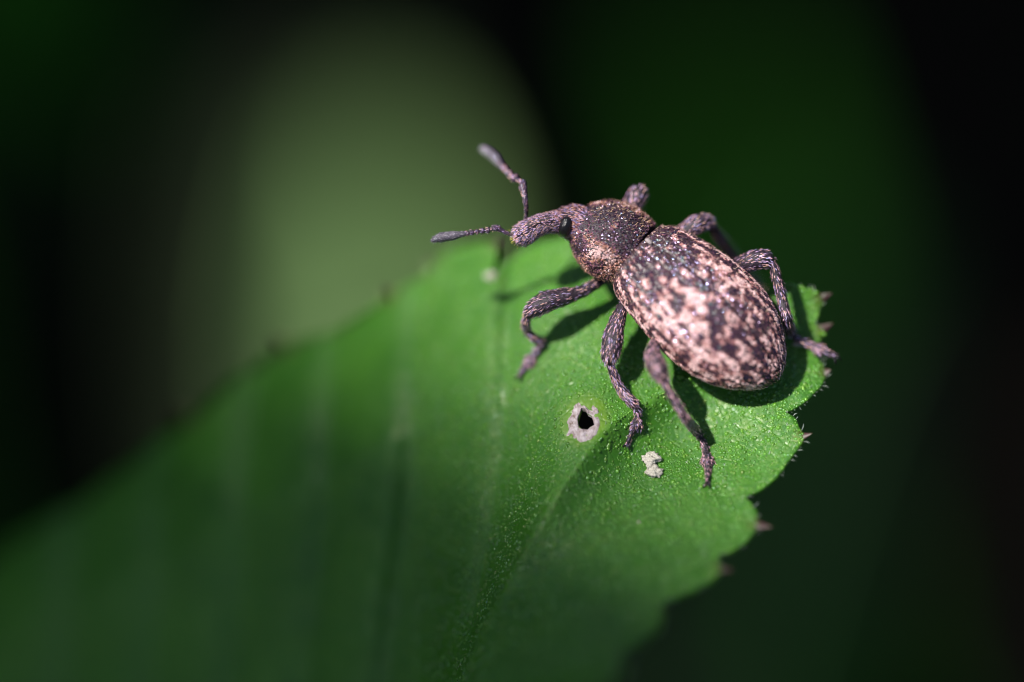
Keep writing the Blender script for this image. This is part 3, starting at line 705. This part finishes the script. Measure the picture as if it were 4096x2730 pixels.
# --- setae on legs, head, snout, antennae
def seta_mesh(items):
    V, F, C = [], [], []
    for P, d, nn, L, w_, c in items:
        v_, f_ = strand_mesh([(P, d, nn, L, w_)]); k = len(V); V += v_; F += [tuple(i + k for i in q) for q in f_]; C += [c] * len(v_)
    return V, F, np.array(C)
def on_rings(rings, count, L, w_, cols, lift=.22, back=1, flip=False, items=None):
    seg = [(rings[i + 1][0] - rings[i][0]).length * (rings[i][4] + rings[i + 1][4]) + 1e-9 for i in range(len(rings) - 1)]
    cum = np.cumsum(seg); cum = cum / cum[-1]
    for _ in range(count):
        k = int(np.searchsorted(cum, random.random())); k = min(k, len(rings) - 2); u = random.random()
        c, t, up, s_, r_, fl = rings[k]; c2, t2, up2, s2, r2, fl2 = rings[k + 1]
        a = random.uniform(0, 2 * math.pi); rr_ = r_ * (1 - u) + r2 * u
        out = s_ * math.cos(a) + up * math.sin(a)
        P = c.lerp(c2, u) + (s_ * math.cos(a) + up * math.sin(a) * fl) * rr_ * 1.0
        nn = (s_ * math.cos(a) * fl + up * math.sin(a)).normalized()
        d = jitter(t * back + nn * lift, .14); b = cols[random.randrange(len(cols))] * random.uniform(.65, 1.3)
        items.append((P - nn * .006, d, nn, random.uniform(.7, 1.3) * L, w_ * random.uniform(.7, 1.2), b))
LC = [np.array(c) * 1.3 for c in ((.50, .29, .30), (.42, .26, .40), (.32, .26, .46), (.52, .31, .25), (.16, .09, .13), (.10, .07, .13))]
items = []
for nm, part, rg in leg_rings:
    cnt = {'femur': 560, 'tibia': 420, 'tarsus': 190}[part]
    if len(rg) == 10: cnt = 60
    pal = LC + ([np.array((.66, .38, .44))] * 9 if nm == 'hind_left' else [])
    on_rings(rg, cnt, .095 if part != 'tarsus' else .085, .0145, pal, .16 if part != 'tarsus' else .35, items=items)
V, F, C = seta_mesh(items); tag(link_mesh('leg_setae', V, F, M_SETA, WV, colors=C), kind='stuff')
items = []
on_rings(HEADR[20:58], 1700, .065, .016, LC, .25, .6, items=items)
on_rings(HEADR[2:24], 1500, .09, .02, LC + [np.array((.34, .13, .10))] * 2, .2, 1, items=items)
YB = [np.array((.30, .28, .05)), np.array((.22, .20, .06))]
on_rings(HEADR[54:60], 60, .12, .016, YB, 1.2, 1, items=items)
for rg, rc in ANT:
    on_rings(rg, 300, .055, .015, LC, .4, items=items); on_rings(rc, 300, .055, .012, [np.array((.34, .32, .36)), np.array((.22, .2, .24))], .25, items=items)
V, F, C = seta_mesh(items); tag(link_mesh('head_setae', V, F, M_SETA, WV, colors=C), kind='stuff')
# fringe of fine upright hair along pronotum and wing base edges
items = []
for _ in range(900):
    t = random.uniform(.02, .98); an = random.uniform(-.6, math.pi + .6); P = pro_point(t, an); fr = pframes[min(int(t * 30), 30)]; nn = (P - fr[0]).normalized()
    items.append((P, jitter(nn * .8 - fr[1] * .6, .25), nn.orthogonal().normalized(), random.uniform(.05, .09), .011, np.array((.38, .25, .16)) * random.uniform(.7, 1.2)))
for _ in range(900):
    t = random.uniform(0, 1) ** 1.6; phi = random.uniform(-1, 1) * R(110); P, nn, bk = ely_surf(t, phi)
    items.append((P, jitter(nn * .7 - Fw * .7, .25), nn.orthogonal().normalized(), random.uniform(.05, .08), .011, np.array((.45, .32, .24)) * random.uniform(.7, 1.2)))
V, F, C = seta_mesh(items); tag(link_mesh('fringe_hair', V, F, M_SETA, WV, colors=C), kind='stuff')
# scutellum
sp, sn_, sb = ely_surf(.03, 0); V, F, _ = tube([sp + Fw * .10 + sn_ * .0, sp + Fw * .05 + sn_ * .02, sp + sn_ * .02 - Fw * .04, sp - Fw * .10], [.03, .06, .05, .01], 10, [.5] * 4, sn_)
link_mesh('scutellum', V, F, M_SCAR, WV)

# ------------------------------------------------------------------ crumbs on the leaf
def crumb(px, py, r, label, squash=.7, stretch=(1, 1), lift=0.3, group=None):
    c = on_leaf(px, py, r * lift); V, F = [], []; NA, NB = 28, 20
    for i in range(NB + 1):
        f = math.pi * i / NB
        for j in range(NA):
            a = 2 * math.pi * j / NA; d = Vector((math.sin(f) * math.cos(a) * stretch[0], math.sin(f) * math.sin(a) * stretch[1], math.cos(f) * squash))
            V.append(c + d * r * (1 + .7 * noise.noise(d * 1.9 + Vector((px * .13, py * .17, 0))) + .5 * noise.noise(d * 4.5 + Vector((py * .3, px * .3, 0))) + .3 * noise.noise(d * 11)))
    for i in range(NB):
        for j in range(NA): k = i * NA; F.append((k + j, k + NA + j, k + NA + (j + 1) % NA, k + (j + 1) % NA))
    tag(link_mesh('crumb', V, F, M_CRUMB), label, 'crumb', group)
crumb(2600, 1838, .17, 'larger whitish crumb on the leaf between the weevil hind foot and the chewed hole', .28, group='crumbs on the leaf')
crumb(2612, 1886, .15, 'smaller whitish crumb touching the larger crumb on the leaf', .3, group='crumbs on the leaf')
crumb(3196, 1376, .085, 'flat white flake lying under the weevil hind foot at the leaf tip', .5, (1.5, .8), .6, group='crumbs on the leaf')
crumb(1962, 1104, .10, 'pale yellowish grain at the notch of the leaf under the snout', .8, group='crumbs on the leaf')
crumb(2556, 2090, .035, 'tiny white speck on the dark half of the leaf', .8, group='crumbs on the leaf')

# ------------------------------------------------------------------ plants behind, far out of focus
def bg_leaf(label, base, tip, width, nrm, mat, fold=.18, bend=.1, wide_at=.45, root=None):
    base, tip = Vector(base), Vector(tip); ax = tip - base; L = ax.length; t = ax.normalized(); nrm = Vector(nrm); nrm = (nrm - t * nrm.dot(t)).normalized(); s_ = t.cross(nrm)
    o = empty('background_leaf', base); tag(o, label, 'leaf', 'blurred leaves behind the weevil')
    V, F = [], []; NA, NB = 40, 8
    for i in range(NA + 1):
        f = i / NA; w_ = width * .5 * (math.sin(math.pi * f ** (math.log(.5) / math.log(wide_at))) ** .75) * (1 + .05 * abs(math.sin(f * 40))) + .02 * width
        for j in range(-NB, NB + 1):
            g = j / NB; V.append(base + ax * f + s_ * w_ * g + nrm * (abs(g) * w_ * fold - bend * L * f * f - .06 * w_ * (1 - (g * g)) * math.sin(f * 60)))
    for i in range(NA):
        for j in range(2 * NB): k = i * (2 * NB + 1) + j; F.append((k, k + 1, k + 2 * NB + 2, k + 2 * NB + 1))
    b = link_mesh('blade', V, F, mat, o); md = b.modifiers.new('thickness', 'SOLIDIFY'); md.thickness = .25
    mid = [base + ax * (i / 12) * .97 - nrm * (bend * L * (i / 12 * .97) ** 2 + .15) for i in range(13)]
    V, F, _ = tube(mid, [.35 * (1 - i / 14) for i in range(13)], 8); link_mesh('midrib', V, F, mat, o)
    root = root or Vector((base.x, base.y + 8, GZ - 6))
    pp, pv = crom([base + ax * .01, base - ax * .12, base.lerp(root, .4) - ax * .15, root], [(.35,), (.6,), (.9,), (1.4,)], 20)
    V, F, _ = tube(pp, [v_[0] for v_ in pv], 9); link_mesh('petiole', V, F, mat, o)
    return o
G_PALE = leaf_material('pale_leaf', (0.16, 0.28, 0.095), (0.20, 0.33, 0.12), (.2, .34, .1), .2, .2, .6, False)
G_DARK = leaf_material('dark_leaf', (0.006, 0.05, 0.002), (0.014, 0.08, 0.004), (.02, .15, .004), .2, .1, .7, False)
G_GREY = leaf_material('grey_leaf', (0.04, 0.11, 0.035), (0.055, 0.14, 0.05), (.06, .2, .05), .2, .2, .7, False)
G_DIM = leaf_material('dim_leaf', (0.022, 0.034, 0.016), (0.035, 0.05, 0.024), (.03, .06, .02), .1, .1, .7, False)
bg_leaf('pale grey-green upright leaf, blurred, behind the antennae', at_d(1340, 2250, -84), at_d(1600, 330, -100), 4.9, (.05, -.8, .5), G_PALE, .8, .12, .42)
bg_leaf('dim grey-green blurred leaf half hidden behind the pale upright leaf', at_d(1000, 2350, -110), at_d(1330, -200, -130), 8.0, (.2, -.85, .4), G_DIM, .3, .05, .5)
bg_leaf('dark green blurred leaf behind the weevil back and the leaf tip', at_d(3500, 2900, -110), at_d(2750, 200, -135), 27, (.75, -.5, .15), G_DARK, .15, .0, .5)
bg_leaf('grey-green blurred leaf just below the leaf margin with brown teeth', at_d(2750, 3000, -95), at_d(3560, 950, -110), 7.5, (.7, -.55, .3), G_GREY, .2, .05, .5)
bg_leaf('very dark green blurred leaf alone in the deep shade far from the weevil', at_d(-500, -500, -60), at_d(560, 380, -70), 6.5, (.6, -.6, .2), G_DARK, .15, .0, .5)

# ------------------------------------------------------------------ unseen shrubs, added to keep the ground and background in shade
M_SHADE_BUSH = leaf_material('shade_bush_leaf', (0.02, 0.08, 0.012), (0.05, 0.13, 0.025), (.05, .2, .01), .15, .2, .6, False)
M_WOOD = cuticle('shade_bush_bark', (.05, .035, .022), (.12, .09, .06), .8, .4, .5)
def shade_bush(cx, cy, rx, ry, top, count, label, size=26):
    o = empty('shade_bush', (cx, cy, GZ)); tag(o, label, 'shade_bush')
    V, F = [], []; tips = []
    for i in range(9):
        a = random.uniform(0, 6.28); tip = Vector((cx + math.cos(a) * rx * .7, cy + math.sin(a) * ry * .7, GZ + (top - GZ) * random.uniform(.6, .92)))
        p0 = Vector((cx + random.uniform(-8, 8), cy + random.uniform(-8, 8), GZ - 4)); pth = [p0.lerp(tip, k / 8) + Vector((math.sin(k * 1.3 + i) * 5, math.cos(k * 1.1 + i) * 5, 0)) * (k / 8) for k in range(9)]
        v_, f_, _ = tube(pth, [3.5 - .33 * k for k in range(9)], 7); kk = len(V); V += v_; F += [tuple(q + kk for q in f) for f in f_]
    link_mesh('stems', V, F, M_WOOD, o)
    V, F = [], []
    for _ in range(count):
        a = random.uniform(0, 6.28); r_ = math.sqrt(random.random()); P = Vector((cx + math.cos(a) * rx * r_, cy + math.sin(a) * ry * r_, GZ + (top - GZ) * random.uniform(.05, 1) ** .8))
        if (P.z - GZ) / (top - GZ) > 1.05 - .5 * r_ ** 3: continue
        d = Vector((random.uniform(-1, 1), random.uniform(-1, 1), random.uniform(-.5, .3))).normalized(); nn = jitter(Vector((0, 0, 1)), .5); s_ = d.cross(nn).normalized(); L = size * random.uniform(.6, 1.2); w_ = L * .26; k = len(V)
        V += [P, P + d * L * .3 + s_ * w_, P + d * L * .65 + s_ * w_ * .8, P + d * L - nn * L * .12, P + d * L * .65 - s_ * w_ * .8, P + d * L * .3 - s_ * w_, P + d * L * .5 - nn * w_ * .25]
        F += [(k, k + 1, k + 6), (k + 1, k + 2, k + 6), (k + 2, k + 3, k + 6), (k + 3, k + 4, k + 6), (k + 4, k + 5, k + 6), (k + 5, k, k + 6)]
    tag(link_mesh('foliage', V, F, M_SHADE_BUSH, o), kind='stuff')
shade_bush(-150, 150, 110, 170, 62, 5200, 'unseen dense shrub added beside the plant to shade the ground')
shade_bush(70, 330, 170, 110, 60, 4200, 'unseen dense shrub added behind the plant to darken the background')

# ------------------------------------------------------------------ unseen twig added up-sun, leaves placed to shade the leaf's lower left
M_SHADE_TWIG = leaf_material('shade_twig_leaf', (0.03, 0.12, 0.012), (0.06, 0.17, 0.03), (.10, .34, .02), .3, .3, .5, False)
tw = empty('shade_twig', Vector((-150, 150, 40))); tag(tw, 'unseen leafy sprig added towards the sun to shade part of the leaf', 'twig')
spots = [(-300, 2150, 14, 430), (200, 2700, 15, 450), (900, 3000, 13, 420), (1600, 3150, 11, 440), (350, 2250, 9, 460), (900, 2620, 11, 430), (1500, 2800, 11, 440), (2200, 2820, 10, 430), (500, 2000, 4.5, 450), (1100, 2350, 4.5, 450), (2720, 2720, 7, 440), (1850, 2600, 8, 450), (2350, 2580, 6.5, 440), (1350, 2450, 4.5, 440)]
tips = []
for px, py, size, dist in spots:
    c = on_leaf(px, py) + SUN * dist; d = Vector((random.uniform(-.3, .3), -1, random.uniform(-.3, .1))).normalized(); nn = jitter(SUN, .25); nn = (nn - d * nn.dot(d)).normalized(); s_ = d.cross(nn)
    V, F = [], []
    for i in range(13):
        f = i / 12; w_ = size * .42 * math.sin(math.pi * f ** .8) ** .8 + .02 * size
        for g in (-1, -.5, 0, .5, 1): V.append(c + d * size * 1.3 * (f - .5) + s_ * w_ * g + nn * (abs(g) * w_ * .2 - .1 * size * f * f))
    for i in range(12):
        for j in range(4): k = i * 5 + j; F.append((k, k + 1, k + 6, k + 5))
    link_mesh('shade_leaf', V, F, M_SHADE_TWIG, tw); tips.append(c - d * size * .66)
hub = sum(tips, Vector()) / len(tips) + Vector((-14, 10, 4)); pth, rv = crom([Vector((-150, 150, -20)), Vector((-210, 80, 160)), hub], [(2.2,), (1.5,), (.6,)], 16)
V, F, _ = tube(pth, [r_[0] for r_ in rv], 8)
for t_ in tips:
    pth = [hub.lerp(t_, i / 6) + Vector((0, 0, math.sin(i / 6 * math.pi) * 1.5)) for i in range(7)]; v_, f_, _ = tube(pth, [.4 - .03 * i for i in range(7)], 6); k = len(V); V += v_; F += [tuple(q + k for q in f) for f in f_]
link_mesh('stem', V, F, M_WOOD, tw)
